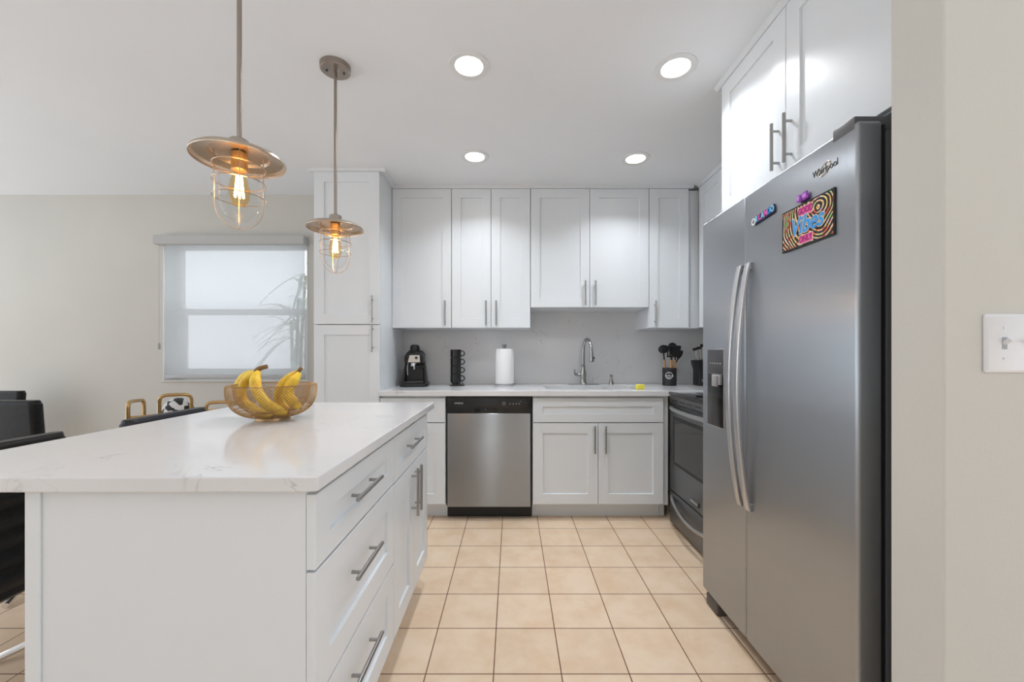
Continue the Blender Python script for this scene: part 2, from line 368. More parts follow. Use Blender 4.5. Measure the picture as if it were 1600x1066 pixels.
# ------------------------------------------------------------------ kitchen cabinets, back run
YF = 2.871       # carcass front of base run (door face 2.85)
ZT = .875
cabinet('tall white two-door pantry cabinet at the left end of the counter', (-1.387, YF, 0), 0, .461, YB-YF-.001, .105, 2.446,
        [('door', 0, .461, 1.376, 2.446, dict(handle=(True, .414, 1.48, .19))), ('door', 0, .461, .118, 1.374, dict(handle=(True, .414, 1.277, .19)))], toe=1, name='pantry_cabinet')
cabinet('white base cabinet with one drawer left of the dishwasher', (-.925, YF, 0), 0, .459, YB-YF-.001, .105, ZT,
        [('drawer', 0, .459, .689, .861, dict(rl=.058, handle=(False, .24, .79, .2))), ('door', 0, .459, .118, .686, dict(handle=(True, .045, .57, .19)))], toe=1, top=False, name='base_cabinet')
cabinet('wide white two-door sink base cabinet under the faucet', (.145, YF, 0), 0, .915, YB-YF-.001, .105, ZT,
        [('false_drawer_front', 0, .915, .689, .861, dict(rl=.058)), ('door', 0, .4575, .118, .686, dict(handle=(True, .43, .572, .19))), ('door', .4575, .915, .118, .686, dict(handle=(True, .506, .572, .19)))], toe=1, top=False, name='base_cabinet')
t = thing('filler_panel', 'narrow white filler panel between sink base and range', 'panel', (1.062, YF+.002, 0))
MB().box(0, .036, 0, .018, .105, ZT).build('panel', cabw, t, smooth=0); MB().box(0, .036, .073, .088, 0, .1045).build('toe_kick', cabw, t, smooth=0)
YU = 3.167
DU = YB-YU-.001
G = None
cabinet('white single-door wall cabinet beside the pantry', (-.925, YU, 0), 0, .457, DU, 1.37, 2.446, [('door', 0, .457, 1.37, 2.446, dict(handle=(True, .411, 1.483, .19)))])
cabinet('tall white two-door wall cabinet above the mug stack and paper towels', (-.466, YU, 0), 0, .608, DU, 1.37, 2.446,
        [('door', 0, .304, 1.37, 2.446, dict(handle=(True, .265, 1.483, .19))), ('door', .304, .608, 1.37, 2.446, dict(handle=(True, .343, 1.483, .19)))])
cabinet('short white two-door wall cabinet above the sink', (.144, YU, 0), 0, .913, DU, 1.528, 2.446,
        [('door', 0, .4565, 1.528, 2.446, dict(handle=(True, .418, 1.637, .19))), ('door', .4565, .913, 1.528, 2.446, dict(handle=(True, .496, 1.637, .19)))])
cabinet('narrow white single-door wall cabinet right of the sink', (1.059, YU, 0), 0, .306, DU, 1.37, 2.446, [('door', 0, .306, 1.37, 2.446, dict(handle=(True, .042, 1.483, .19)))])
tag(MB().box(1.367, 1.452, YU+.004, YB-.015, 1.37, 2.44).build('corner_filler', cabw, smooth=0), 'recessed white corner filler between the two wall cabinet runs', 'panel')
cabinet('white wall cabinet on the right wall past the fridge cabinet', (1.456, 3.13, 0), -PI/2, .36, XR-1.456-.001, 1.37, 2.446, [('door', 0, .36, 1.37, 2.446)])
# above the fridge
cabinet('deep white two-door cabinet above the fridge', (1.022, 1.948, 0), -PI/2, .914, XR-1.022-.001, 1.822, 2.446,
        [('door', 0, .457, 1.822, 2.446, dict(handle=(True, .418, 1.945, .175))), ('door', .457, .914, 1.822, 2.446, dict(handle=(True, .488, 1.945, .175)))])

# counter with sink cut-out
def counter_mesh(x0, x1, y0, y1, z0, z1, hx0, hx1, hy0, hy1):
    bm = bmesh.new(); outer = [(x0, y0), (x1, y0), (x1, y1), (x0, y1)]
    inner = [(p.x, p.y) for p in rrect(hx1-hx0, hy1-hy0, .04, 6, 0, (hx0+hx1)/2, (hy0+hy1)/2)]
    def add(zz):
        o = [bm.verts.new((*p, zz)) for p in outer]; i = [bm.verts.new((*p, zz)) for p in inner]; return o, i
    ot, it = add(z1); ob, ib = add(z0); n = len(inner)
    q = {0: 2, 1: 3, 2: 0, 3: 1}   # inner quadrants: 0 -> (+,+) = outer index 2
    for O, I in ((ot, it), (ob, ib)):
        per = n//4
        for k in range(4):
            oc = O[q[k]] ; seg = I[k*per:(k+1)*per]
            for a, b in zip(seg[:-1], seg[1:]): bm.faces.new((oc, a, b))
            on = O[q[(k+1) % 4]]; bm.faces.new((oc, seg[-1], I[((k+1)*per) % n], on))
    for i in range(4): bm.faces.new((ot[i], ot[(i+1) % 4], ob[(i+1) % 4], ob[i]))
    for i in range(n): bm.faces.new((it[i], it[(i+1) % n], ib[(i+1) % n], ib[i]))
    m = MB(); m.bm.free(); m.bm = bm; return m
cn = tag(counter_mesh(-.925, XR-.002, 2.822, YB-.015, .876, .914, .25, .96, 2.965, 3.335).build('countertop', quartzm, smooth=0), 'white veined quartz worktop running along the back wall', 'countertop')
bv = cn.modifiers.new('b', 'BEVEL'); bv.width = .003; bv.segments = 2; bv.limit_method = 'ANGLE'
t = thing('sink', 'undermount stainless steel sink set into the back worktop', 'sink', (.605, 3.15, .876))
m = MB(); m.loft([rrect(.76, .42, .05, 6, -.001), rrect(.71, .37, .04, 6, -.001), rrect(.69, .35, .05, 6, -.17), rrect(.6, .28, .05, 6, -.19)], caps=False)
b = [m.bm.verts[i] for i in []]
m.bm.verts.ensure_lookup_table(); m.bm.faces.new(m.bm.verts[-24:])
m.build('basin', mat('sink_steel', (.5, .5, .5), .3, 1), t); MB().cyl((0, 0, -.188), .045, .006, 24, bev=.001).build('drain', chrome, t)
# sponge
tag(MB().box(-.03, .03, -.012, .012, 0, .034, .004).build('sponge', mat('sponge_yellow', (.83, .72, .08), .9), loc=(.925, 2.945, .914), rot=(0, 0, .15)), 'small yellow sponge on the counter at the front edge of the sink', 'sponge')

# ------------------------------------------------------------------ dishwasher
t = thing('dishwasher', 'stainless steel dishwasher with black control panel', 'dishwasher', (-.464, YF, 0))
MB().box(.003, .604, .004, .6, .1, .872).build('body', matblk, t, smooth=0)
MB().box(.012, .595, -.021, .0035, .098, .754, .005).build('door', dsteel, t)
m = MB(); m.box(.008, .599, -.019, .0035, .756, .868, .004); p = m.build('control_panel', black, t)
MB().box(.20, .36, -.0205, -.0185, .764, .786, .0008).build('pocket_handle', blackgl, p)
MB().box(.035, .575, -.0215, -.0188, .79, .862, .001).build('fascia', mat('fascia_black', (.02, .02, .021), .25), p)
text('SAMSUNG', .013, .0003, whitet, p, (.092, -.0218, .824), name='brand_lettering')
dg = mat('grey_print', (.25, .25, .28), .5)
for k in range(3): MB().box(.395, .42, -.0222, -.0214, .812+.009*k, .815+.009*k).build('printed_line', dg, p)
for k in range(4): MB().cyl((.45+.022*k, -.0222, .82), .005, .0008, 10, 'y').build('control_button', dg, p)
MB().box(.52, .535, -.0222, -.0214, .835, .838).build('indicator', dg, p)
MB().box(.004, .603, .06, .07, 0, .097).build('toe_kick', matblk, t, smooth=0)

# ------------------------------------------------------------------ range
t = thing('range', 'stainless steel electric range with black glass cooktop', 'range', (1.085, 2.80, 0), -PI/2)
MB().box(.003, .757, .03, .66, .02, .888).build('body', dgrey, t, smooth=0)
m = MB(); m.box(.0, .76, -.012, .66, .888, .912, .008); ct = m.build('cooktop', blackgl, t)
for (x, y, r) in ((.2, .18, .09), (.56, .18, .075), (.2, .46, .075), (.56, .46, .1)):
    m = MB(); m.tube([(x+r*math.cos(a), y+r*math.sin(a), .912) for a in (2*PI*k/32 for k in range(32))], .0015, 6, closed=True); m.build('burner_ring', dg, ct)
m = MB(); m.box(.0, .76, -.004, .029, .832, .887, .004); vs = m.build('vent_trim', rsteel, t)
m = MB()
for k in range(6): m.box(.06+.11*k, .14+.11*k, -.0055, -.003, .856, .862)
m.build('vent_slots', matblk, vs, smooth=0)
od = MB().box(.0, .76, 0, .029, .243, .829, .006).build('oven_door', rsteel, t)
MB().box(.06, .70, -.003, 0.001, .43, .752, .001).build('window_frame', matblk, od, smooth=0)
MB().box(.09, .67, -.0045, -.0025, .452, .73, .0005).build('window_glass', mat('oven_glass', (.03, .03, .032), .08), od, smooth=0)
def arc_handle(m, x0, x1, z, out, dz, r):
    pts = []
    for k in range(25):
        f = k/24; s = math.sin(PI*f)**.6 if 0 < f < 1 else 0
        pts.append((x0+(x1-x0)*f, -out*s+.004, z-dz*math.sin(PI*f)))
    m.tube(pts, r, 12)
m = MB(); arc_handle(m, .02, .74, .806, .05, .0, .013); m.build('door_handle', handle_st, od)
bd = MB().box(.325, .435, -.006, 0.0005, .272, .302, .001).build('badge', dgrey, od)
m = MB(); m.box(.333, .427, -.0072, -.0058, .280, .294, .0004); m.build('badge_plate', handle_st, bd, smooth=0)
dr = MB().box(.0, .76, 0, .029, .022, .236, .006).build('storage_drawer', rsteel, t)
m = MB(); arc_handle(m, .03, .73, .205, .045, .05, .012); m.build('drawer_handle', handle_st, dr)

# ------------------------------------------------------------------ fridge
FR = thing('refrigerator', 'tall stainless steel side-by-side fridge freezer with ice dispenser', 'fridge', (.907, 1.943, 0), -PI/2)
MB().box(.004, .872, .078, .83, .04, 1.762, .004).build('body', dgrey, FR)
# doors
def door_mesh(x0, x1, hole=None):
    m = MB(); m.box(x0, x1, 0, .068, .062, 1.785, .010); return m
fd = door_mesh(.0, .357).build('freezer_door', steel, FR)
rd = door_mesh(.362, .873).build('fridge_door', steel, FR)
MB().box(.006, .868, .068, .077, .07, 1.775).build('door_gasket', matblk, FR, smooth=0)
m = MB(); m.box(.79, .865, -.001, .145, 1.764, 1.80, .004); m.box(.0, .08, .02, .145, 1.764, 1.80, .004); m.box(.08, .79, .08, .13, 1.763, 1.772)
m.build('hinge_cover', mat('hinge_grey', (.13, .13, .135), .4), FR)
m = MB(); m.box(.02, .85, .07, .11, .005, .055, .003); m.build('bottom_grille', dgrey, FR, smooth=0)
for x in (.03, .80):
    m = MB(); m.box(x, x+.10, .004, .068, 0, .056, .006); m.build('front_foot', mat('foot_taupe', (.10, .085, .075), .5), FR)
# dispenser
dp = MB().box(.058, .205, -.004, .001, .845, 1.192, .003).build('ice_dispenser', handle_st, fd)
MB().box(.062, .201, -.0052, -.0035, 1.082, 1.188, .0008).build('control_panel', mat('panel_grey', (.06, .06, .065), .35), dp)
MB().box(.062, .201, -.0050, -.0037, .850, 1.081, .0005).build('recess', mat('recess_black', (.004, .004, .004), .2), dp)
m = MB(); m.box(.125, .195, -.018, -.005, 1.035, 1.08, .003); m.box(.145, .185, -.028, -.016, 1.028, 1.075, .003); m.build('paddle', mat('paddle_grey', (.3, .3, .31), .3), dp)
for k in range(5): MB().box(.085+.022*k, .094+.022*k, -.0056, -.005, 1.125, 1.131).build('control_button', mat('light_print', (.4, .4, .42), .5), dp)
# handles: bowed flat bars
def bow(x, parent):
    m = MB(); R = []
    for k in range(41):
        f = k/40; z = .575+(1.515-.575)*f; out = .008+.046*math.sin(PI*f)**.8
        w2 = .0155; th = .007
        R.append([Vector((x+w2*c, -out+th*s, z)) for c, s in [(math.copysign(abs(math.cos(a))**.6, math.cos(a)), math.copysign(abs(math.sin(a))**.6, math.sin(a))) for a in (2*PI*q/16 for q in range(16))]])
    m.loft(R)
    m.box(x-.010, x+.010, -.012, .001, .577, .60, .003); m.box(x-.010, x+.010, -.012, .001, 1.49, 1.513, .003)
    return m.build('door_handle', mat('fridge_handle', (.62, .62, .63), .34, 1), parent)
bow(.335, fd); bow(.392, rd)
# maker's lettering
text('Whirlpool', .028, .0006, mat('logo_grey', (.16, .16, .16), .3, .5), rd, (.762, -.0008, 1.706), name='brand_lettering', sx=.82)
m = MB(); m.tube([(.762+.028*math.cos(a)*math.cos(.9)-.016*math.sin(a)*math.sin(.9), -.002, 1.706+.020*math.cos(a)*math.sin(.9)+.010*math.sin(a)*math.cos(.9)) for a in (2*PI*k/28 for k in range(28))], .0010, 6, closed=True)
m.build('brand_ring', mat('logo_gold', (.6, .45, .25), .3, 1), rd)

# magnets on the fridge (things of their own)
def sign_mat():
    m = mat('swirl_print', (0, 0, 0), .35); N, L, b = nodes(m)
    tc = N.new('ShaderNodeTexCoord')
    wv = N.new('ShaderNodeTexWave'); wv.wave_type = 'RINGS'; wv.rings_direction = 'SPHERICAL'; wv.inputs['Scale'].default_value = 26; wv.inputs['Distortion'].default_value = 11; wv.inputs['Detail'].default_value = 0; wv.inputs['Detail Scale'].default_value = .55
    mp = N.new('ShaderNodeMapping'); mp.inputs['Location'].default_value = (-.05, 0, -.03); L.new(tc.outputs['Object'], mp.inputs[0]); L.new(mp.outputs[0], wv.inputs[0])
    r = N.new('ShaderNodeValToRGB'); r.color_ramp.elements[0].position = .60; r.color_ramp.elements[0].color = (0, 0, 0, 1); r.color_ramp.elements[1].position = .72; r.color_ramp.elements[1].color = (1, 1, 1, 1); L.new(wv.outputs['Fac'], r.inputs[0])
    n = N.new('ShaderNodeTexNoise'); n.inputs['Scale'].default_value = 60; n.inputs['Detail'].default_value = 0; L.new(tc.outputs['Object'], n.inputs['Vector'])
    c = N.new('ShaderNodeValToRGB'); c.color_ramp.interpolation = 'CONSTANT'
    cols = [(.8, .12, .08), (.9, .62, .08), (.75, .85, .35), (.95, .4, .5), (.95, .9, .7), (.9, .35, .1), (.45, .75, .3)]
    c.color_ramp.elements[0].position = .0; c.color_ramp.elements[0].color = (*cols[0], 1); c.color_ramp.elements[1].position = .38; c.color_ramp.elements[1].color = (*cols[1], 1)
    for k, q in enumerate((.44, .49, .54, .59, .65)):
        e = c.color_ramp.elements.new(q); e.color = (*cols[k+2], 1)
    L.new(n.outputs['Fac'], c.inputs[0])
    mx = N.new('ShaderNodeMixRGB'); mx.inputs[1].default_value = (.012, .01, .01, 1); L.new(r.outputs[0], mx.inputs[0]); L.new(c.outputs[0], mx.inputs[2]); L.new(mx.outputs[0], b.inputs['Base Color']); return m
def fpos(lx, z): return (.907, 1.943-lx, z)
# local frame: x along door towards camera, z up, faces -y
pink = mat('print_pink', (.85, .10, .42), .4); dpink = mat('print_dark_pink', (.35, .02, .15), .4); blue = mat('print_blue', (.05, .33, .80), .4); cyan = mat('print_cyan', (.25, .6, .85), .4)
cream_p = mat('print_cream', (.9, .75, .5), .5); purple = mat('print_purple', (.33, .05, .50), .35)
Xf = .9035
def face(px): return Xf*637/(px-800)
y0, y1 = face(1223), face(1305)
sw = y0-y1; sh = .20
zc = 1.17+((553-(292+366)/2))*y1/637
t = thing('vibes_sign', 'black magnet sign with neon swirls reading good vibes only on the fridge door', 'sign', (Xf, (y0+y1)/2, zc), -PI/2)
hgt = (366-292)*y1/637
MB().box(-sw/2, sw/2, -.002, .003, -hgt/2, hgt/2, .0005).build('board', mat('sign_edge', (.01, .01, .01), .4), t, smooth=0)
MB().box(-sw/2+.005, sw/2-.005, -.0026, -.0019, -hgt/2+.005, hgt/2-.005).build('swirl_print', sign_mat(), t, smooth=0)
def plate(x0, x1, z0, z1, m_, y=-.0032, name='lettering_ground'):
    return MB().box(x0, x1, y, -.0024, z0, z1, .0003).build(name, m_, t, smooth=0)
k = hgt/.13
plate(-.032, .030, hgt*.20, hgt*.43, cream_p); plate(-.030, .028, hgt*.215, hgt*.415, pink, -.0036)
plate(-.030, .030, -hgt*.45, -hgt*.24, cream_p); plate(-.028, .028, -hgt*.435, -hgt*.255, pink, -.0036)
text('GOOD', hgt*.20, .0003, dpink, t, (-.001, -.0040, hgt*.315), name='word_good', sx=.78, offset=.0006)
text('ONLY', hgt*.20, .0003, dpink, t, (0, -.0040, -hgt*.345), name='word_only', sx=.78, offset=.0006)
text('Vibes', hgt*.56, .0003, cream_p, t, (.002, -.0038, -.002), name='word_outline', shear=.25, offset=.0036, sx=.86)
text('Vibes', hgt*.56, .0004, blue, t, (.002, -.0044, -.002), name='word_vibes', shear=.25, offset=.0016, sx=.86)
# purple butterfly clip
t = thing('hair_clip', 'purple butterfly-shaped magnet at the top edge of the swirl sign', 'magnet', (Xf, face(1256), 1.17+(553-310)*face(1256)/637), -PI/2)
for sgn in (-1, 1):
    m = MB(); m.box(-.011, .011, -.008, -.001, -.012, .012, .003)
    o = m.build('wing', purple, t, loc=(sgn*.012, -.001, .004), rot=(0, sgn*-.25, sgn*.15))
    MB().box(-.006, .006, -.0088, -.0075, -.006, .006, .0004).build('wing_spot', mat('print_lilac', (.6, .3, .75), .4), o, smooth=0)
MB().box(-.004, .004, -.010, .0, -.010, .012, .002).build('wing_joint', mat('print_plum', (.16, .02, .25), .4), t)
# small word magnet
yc = (face(1177)+face(1211))/2
t = thing('word_magnet', 'small magnet of pink and blue letters left of the swirl sign', 'magnet', (Xf, yc, 1.17+(553-336)*yc/637), -PI/2)
wl = face(1177)-face(1211)
MB().box(-wl*.46, wl*.5, -.003, .0025, -.016, .014, .003).build('backing', mat('magnet_navy', (.02, .03, .10), .4), t, rot=(0, -.08, 0))
for k, (ch, mm) in enumerate(zip('orland', (pink, cyan, pink, blue, pink, cyan))):
    pass
cols = [whitet, cyan, pink, cyan, pink, blue, cyan]
for k, ch in enumerate('ORLANDO'):
    f = (k+.5)/7
    text(ch, .036 if k == 0 else .028, .001, cols[k], t, (-wl*.5+wl*f, -.0045, -.006 + .010*f - (.004 if k == 0 else 0)), name='letter', offset=.0012, sx=.85)

# ------------------------------------------------------------------ island
TH = .006; IO = Vector((-.4217, .875, 0))
def isl(x, y, z=0):
    v = Matrix.Rotation(TH, 3, 'Z') @ (Vector((x, y, z))-IO) + IO; return (v.x, v.y, v.z)
IZ = .881
g = 'island cabinets'
near_cab = cabinet('white island cabinet with three drawers at the near end', isl(-.443, .879), PI/2+TH, .588, .55, .125, IZ,
        [('drawer', -.004, .588, .703, .868, dict(rl=.055, handle=(False, .268, .795, .2))), ('drawer', -.004, .588, .418, .700, dict(handle=(False, .268, .592, .2))), ('drawer', -.004, .588, .135, .415, dict(handle=(False, .268, .318, .2)))], toe=1, top=False, name='island_cabinet')
MB().box(-.0035, -.0005, 0.0, .5615, 0, IZ).build('end_panel', cabw, near_cab, smooth=0)
MB().box(-.0075, 1.188, .5625, .594, 0, IZ).build('back_panel', cabw, near_cab, smooth=0)
cabinet('white island cabinet with one drawer and two doors at the far end', isl(-.443, 1.468), PI/2+TH, .598, .55, .125, IZ,
        [('drawer', 0, .598, .700, .868, dict(rl=.055, handle=(False, .26, .795, .2))), ('door', 0, .299, .135, .697, dict(handle=(True, .266, .582, .2))), ('door', .299, .598, .135, .697, dict(handle=(True, .332, .582, .2)))], toe=1, top=False, name='island_cabinet')
o = MB().box(0, .958, 0, 1.312, .8825, .9135, .0).build('island_countertop', quartzm, loc=isl(-1.3625, .846), rot=(0, 0, TH), smooth=0)
bm = bmesh.new(); bm.from_mesh(o.data)
ve = [e for e in bm.edges if abs(e.verts[0].co.z-e.verts[1].co.z) > .01]
bmesh.ops.bevel(bm, geom=ve, offset=.010, segments=4, profile=.5, affect='EDGES'); bm.to_mesh(o.data); bm.free()
bv = o.modifiers.new('b', 'BEVEL'); bv.width = .003; bv.segments = 2; bv.limit_method = 'ANGLE'
tag(o, 'large white veined quartz worktop of the island holding the fruit bowl', 'countertop')

# ------------------------------------------------------------------ pendants
def pendant(x, y):
    t = thing('pendant_light', '', 'lamp', (x, y, CH), 0, 'caged pendant lights above the island')
    m = MB(); m.lathe([(.0005, -.028), (.058, -.026), (.064, -.022), (.065, -.0005), (.0005, -.0005)], 40)
    cp = m.build('canopy', pnick, t)
    for a in (.3, .3+PI): MB().cyl((.036*math.cos(a), .036*math.sin(a), -.031), .005, .005, 10).build('screw', mat('screw_dark', (.05, .05, .05), .4), cp)
    zd = 1.748-CH
    MB().cyl((0, 0, zd+.04), .0065, -.028-(zd+.04), 14).build('rod', pnick, t)
    MB().cyl((0, 0, zd+.008), .026, .036, 24, bev=.003).build('collar', pnick, t)
    m = MB(); P = [(.02, .010), (.07, .010), (.074, .008), (.078, .0), (.112, -.004), (.119, -.010), (.1205, -.016)]
    Q = [(r-.001 if r > .1 else r, z-.0022) for r, z in P]
    m.lathe([(r, zd+z) for r, z in P]+[(r, zd+z) for r, z in reversed(Q)]+[(P[0][0], zd+P[0][1])], 56)
    m.build('lamp_shade', mat('pendant_nickel', (.50, .42, .34), .3, 1), t)
    MB().cyl((0, 0, zd-.045), .021, .052, 24, bev=.002).build('socket', mat('socket_brass', (.55, .40, .22), .35, 1), t)
    # cage
    m = MB(); rc = .060; zt = zd+.004; zb = zd-.215
    for k in range(2):
        a = PI/2*k+.6; ca, sa = math.cos(a), math.sin(a); pts = [(rc*ca, rc*sa, zt), (rc*ca, rc*sa, zd-.145)]
        pts = [(rc*ca, rc*sa, zt-(.149)*i/4) for i in range(5)]
        for i in range(1, 16):
            th = PI*i/16; pts.append((rc*math.cos(th)*ca, rc*math.cos(th)*sa, zd-.145-.070*math.sin(th)))
        pts += [(-rc*ca, -rc*sa, zt-(.149)*i/4) for i in range(4, -1, -1)]
        m.tube(pts, .0014, 6)
    for z in (-.035, -.080, -.125):
        m.tube([((rc+.006)*math.cos(2*PI*i/36), (rc+.006)*math.sin(2*PI*i/36), zd+z) for i in range(36)], .0014, 6, closed=True)
    m.build('cage', mat('cage_wire', (.55, .44, .34), .28, 1), t)
    m = MB(); pr = [(.050, -.002), (.050, -.14)]+[(.050*math.cos(a), -.14-.055*math.sin(a)) for a in (PI/2*i/10 for i in range(1, 11))]
    m.lathe([(r, zd+z) for r, z in pr], 36); m.build('glass_jar', glass, t)
    # bulb
    m = MB(); pr = [(.012, -.045), (.014, -.055), (.022, -.075), (.027, -.10), (.026, -.125), (.017, -.145), (.0005, -.152)]
    m.lathe([(r, zd+z) for r, z in pr], 28); bu = m.build('bulb', amberglass, t)
    m = MB()
    for k in range(6):
        a = 2*PI*k/6; m.tube([(.006*math.cos(a), .006*math.sin(a), zd-.062), (.012*math.cos(a), .012*math.sin(a), zd-.122)], .0028, 6)
    m.build('filament', filam, bu)
    l = bpy.data.lights.new('bulb_glow', 'POINT'); l.energy = 1.8; l.color = (1, .62, .30); l.shadow_soft_size = .02
    lo = bpy.data.objects.new('bulb_glow', l); C.objects.link(lo); lo.parent = t; lo.location = (0, 0, zd-.095)
    return t
pendant(-.794, 1.187)['label'] = 'nearer and larger-looking caged glass pendant light above the bowl'
pendant(-.794, 1.833)['label'] = 'farther caged glass pendant light whose round ceiling plate is visible'

# ------------------------------------------------------------------ downlights
def downlight(x, y, label):
    t = thing('downlight', label, 'light', (x, y, CH), 0, 'recessed downlights in the kitchen ceiling')
    m = MB(); m.lathe([(.092, -.0005), (.0915, -.004), (.088, -.005), (.064, -.0035), (.062, -.0015), (.0615, -.0005)], 48); m.build('trim_ring', trimw, t)
    MB().lathe([(.061, -.0008), (.058, -.0035), (.03, -.004), (.0005, -.004)], 40).build('lens', lensm, t)
    l = bpy.data.lights.new('downlight_lamp', 'AREA'); l.shape = 'DISK'; l.size = .11; l.energy = DOWNLIGHT_W; l.color = (.90, .955, 1); l.spread = math.radians(128)
    lo = bpy.data.objects.new('downlight_lamp', l); C.objects.link(lo); lo.parent = t; lo.location = (0, 0, -.008)
downlight(-.193, 1.833, 'round recessed ceiling light nearest the pendants, front left of the four')
downlight(.741, 1.845, 'round recessed ceiling light nearest the cabinet above the fridge')
downlight(-.244, 2.678, 'round recessed ceiling light in front of the cabinet beside the pantry')
downlight(.82, 2.705, 'round recessed ceiling light in front of the cabinet above the sink')

# ------------------------------------------------------------------ fruit bowl with bananas
BX, BY, BZ = -.938, 1.60, .914
t = thing('fruit_bowl', 'bronze wire mesh bowl holding bananas on the island', 'bowl', (BX, BY, BZ))
prof = [(.055, .010), (.088, .015), (.120, .028), (.148, .052), (.165, .085), (.170, .115), (.170, .140), (.164, .148), (.150, .146), (.143, .130), (.141, .105), (.132, .078), (.112, .052), (.08, .034), (.045, .027)]
prof = [(r*.92, z*.92) for r, z in prof]; pp = catmull([(r, 0, z) for r, z in prof], 3)
def mesh_wires(pp, N):
    bm = bmesh.new(); rows = []
    for j, p in enumerate(pp):
        rows.append([bm.verts.new((p.x*math.cos(2*PI*(i+.5*(j % 2))/N), p.x*math.sin(2*PI*(i+.5*(j % 2))/N), p.z)) for i in range(N)])
    for j in range(0, len(pp)-2):
        for i in range(N):
            o = (j % 2)
            a = rows[j][i]; b = rows[j+1][i if not o else (i+1) % N]; c = rows[j+2][i]; d = rows[j+1][(i-1) % N if not o else i]
            bm.faces.new((a, b, c, d))
    m = MB(); m.bm.free(); m.bm = bm; return m
def resample(pp, n):
    L = [0]
    for a, b in zip(pp[:-1], pp[1:]): L.append(L[-1]+(b-a).length)
    out = []; j = 0
    for k in range(n):
        s = L[-1]*k/(n-1)
        while j < len(L)-2 and L[j+1] < s: j += 1
        out.append(pp[j].lerp(pp[j+1], (s-L[j])/(L[j+1]-L[j])))
    return out
o = mesh_wires(resample(pp, 66), 84).build('wire_mesh', bronze, t, smooth=0)
wf = o.modifiers.new('w', 'WIREFRAME'); wf.thickness = .0014; wf.use_even_offset = False; wf.use_boundary = True
m = MB(); m.tube([(.140*math.cos(a), .140*math.sin(a), .1345) for a in (2*PI*k/64 for k in range(64))], .0012, 8, closed=True)
m.build('rim', bronze, t)
m = MB(); m.lathe([(.056, .013), (.060, .013), (.062, 0), (.057, 0), (.056, .013)], 48); m.build('foot_ring', bronze, t)
bm_ = mat('banana_skin', (.88, .58, .03), .45); N_, L_, b_ = nodes(bm_)
tc = N_.new('ShaderNodeTexCoord'); n1 = N_.new('ShaderNodeTexNoise'); n1.inputs['Scale'].default_value = 22; n1.inputs['Detail'].default_value = 4; L_.new(tc.outputs['Object'], n1.inputs['Vector'])
r_ = N_.new('ShaderNodeValToRGB'); r_.color_ramp.elements[0].position = .34; r_.color_ramp.elements[0].color = (.72, .42, .03, 1); r_.color_ramp.elements[1].position = .52; r_.color_ramp.elements[1].color = (.93, .64, .06, 1)
L_.new(n1.outputs['Fac'], r_.inputs[0]); L_.new(r_.outputs[0], b_.inputs['Base Color'])
stemm = mat('banana_stem', (.20, .11, .04), .7)
def P(px, py, Y): return Vector(((px-800)/637*Y, Y, 1.17-(py-553)/637*Y))-Vector((BX, BY, BZ))
def banana(parent, pts, r=.0205):
    c = catmull(pts, 8); n = len(c); rr = []
    for i in range(n):
        f = i/(n-1)
        a = r*(.42+.58*min(1, (f/.22))**1.0) if f < .22 else (r if f < .78 else r*(1-.72*((f-.78)/.22)**1.6))
        rr.append(a)
    m = MB(); m.tube(c, rr, 7); o = m.build('banana', bm_, parent, smooth=60)
    s = o.modifiers.new('s', 'SUBSURF'); s.levels = 1; s.render_levels = 1
    m = MB(); d = (c[-1]-c[-2]).normalized(); m.tube([c[-1]-d*.002, c[-1]+d*.005], [rr[-1]*1.02, rr[-1]*.6], 8); m.build('blossom_tip', stemm, o)
bt = thing('banana_bunch', 'bunch of three bananas leaning to the left in the wire bowl', 'banana', (BX, BY, BZ), 0, 'bananas in the bowl')
banana(bt, [P(402, 581, 1.60), P(388, 590, 1.61), P(377, 612, 1.62), P(384, 632, 1.62), P(408, 646, 1.60), P(426, 651, 1.58)])
banana(bt, [P(405, 580, 1.58), P(399, 592, 1.565), P(402, 612, 1.55), P(416, 630, 1.545), P(435, 641, 1.55), P(450, 645, 1.56)], .0228)
banana(bt, [P(403, 580, 1.625), P(383, 588, 1.65), P(372, 606, 1.66), P(376, 622, 1.66), P(390, 634, 1.65), P(404, 640, 1.64)], .020)
m = MB(); m.tube(catmull([P(399, 583, 1.605), P(404, 577, 1.60), P(412, 574, 1.60), P(417, 573, 1.60)], 4), lerp_list([.011, .010, .0085, .009], 4), 8); m.build('stem', stemm, bt)
bt = thing('banana_bunch', 'bunch of two bananas leaning to the right in the wire bowl', 'banana', (BX, BY, BZ), 0, 'bananas in the bowl')
banana(bt, [P(467, 581, 1.62), P(456, 589, 1.63), P(443, 600, 1.64), P(436, 617, 1.645), P(441, 632, 1.64), P(452, 641, 1.63)], .0222)
banana(bt, [P(468, 582, 1.60), P(461, 593, 1.59), P(452, 604, 1.58), P(451, 618, 1.575), P(460, 630, 1.575), P(470, 638, 1.58)], .0222)
m = MB(); m.tube(catmull([P(463, 586, 1.61), P(467, 580, 1.61), P(471, 575, 1.61)], 4), lerp_list([.010, .0075, .007], 4), 8); m.build('stem', stemm, bt)

# ------------------------------------------------------------------ things on the back counter
ZC = .9145
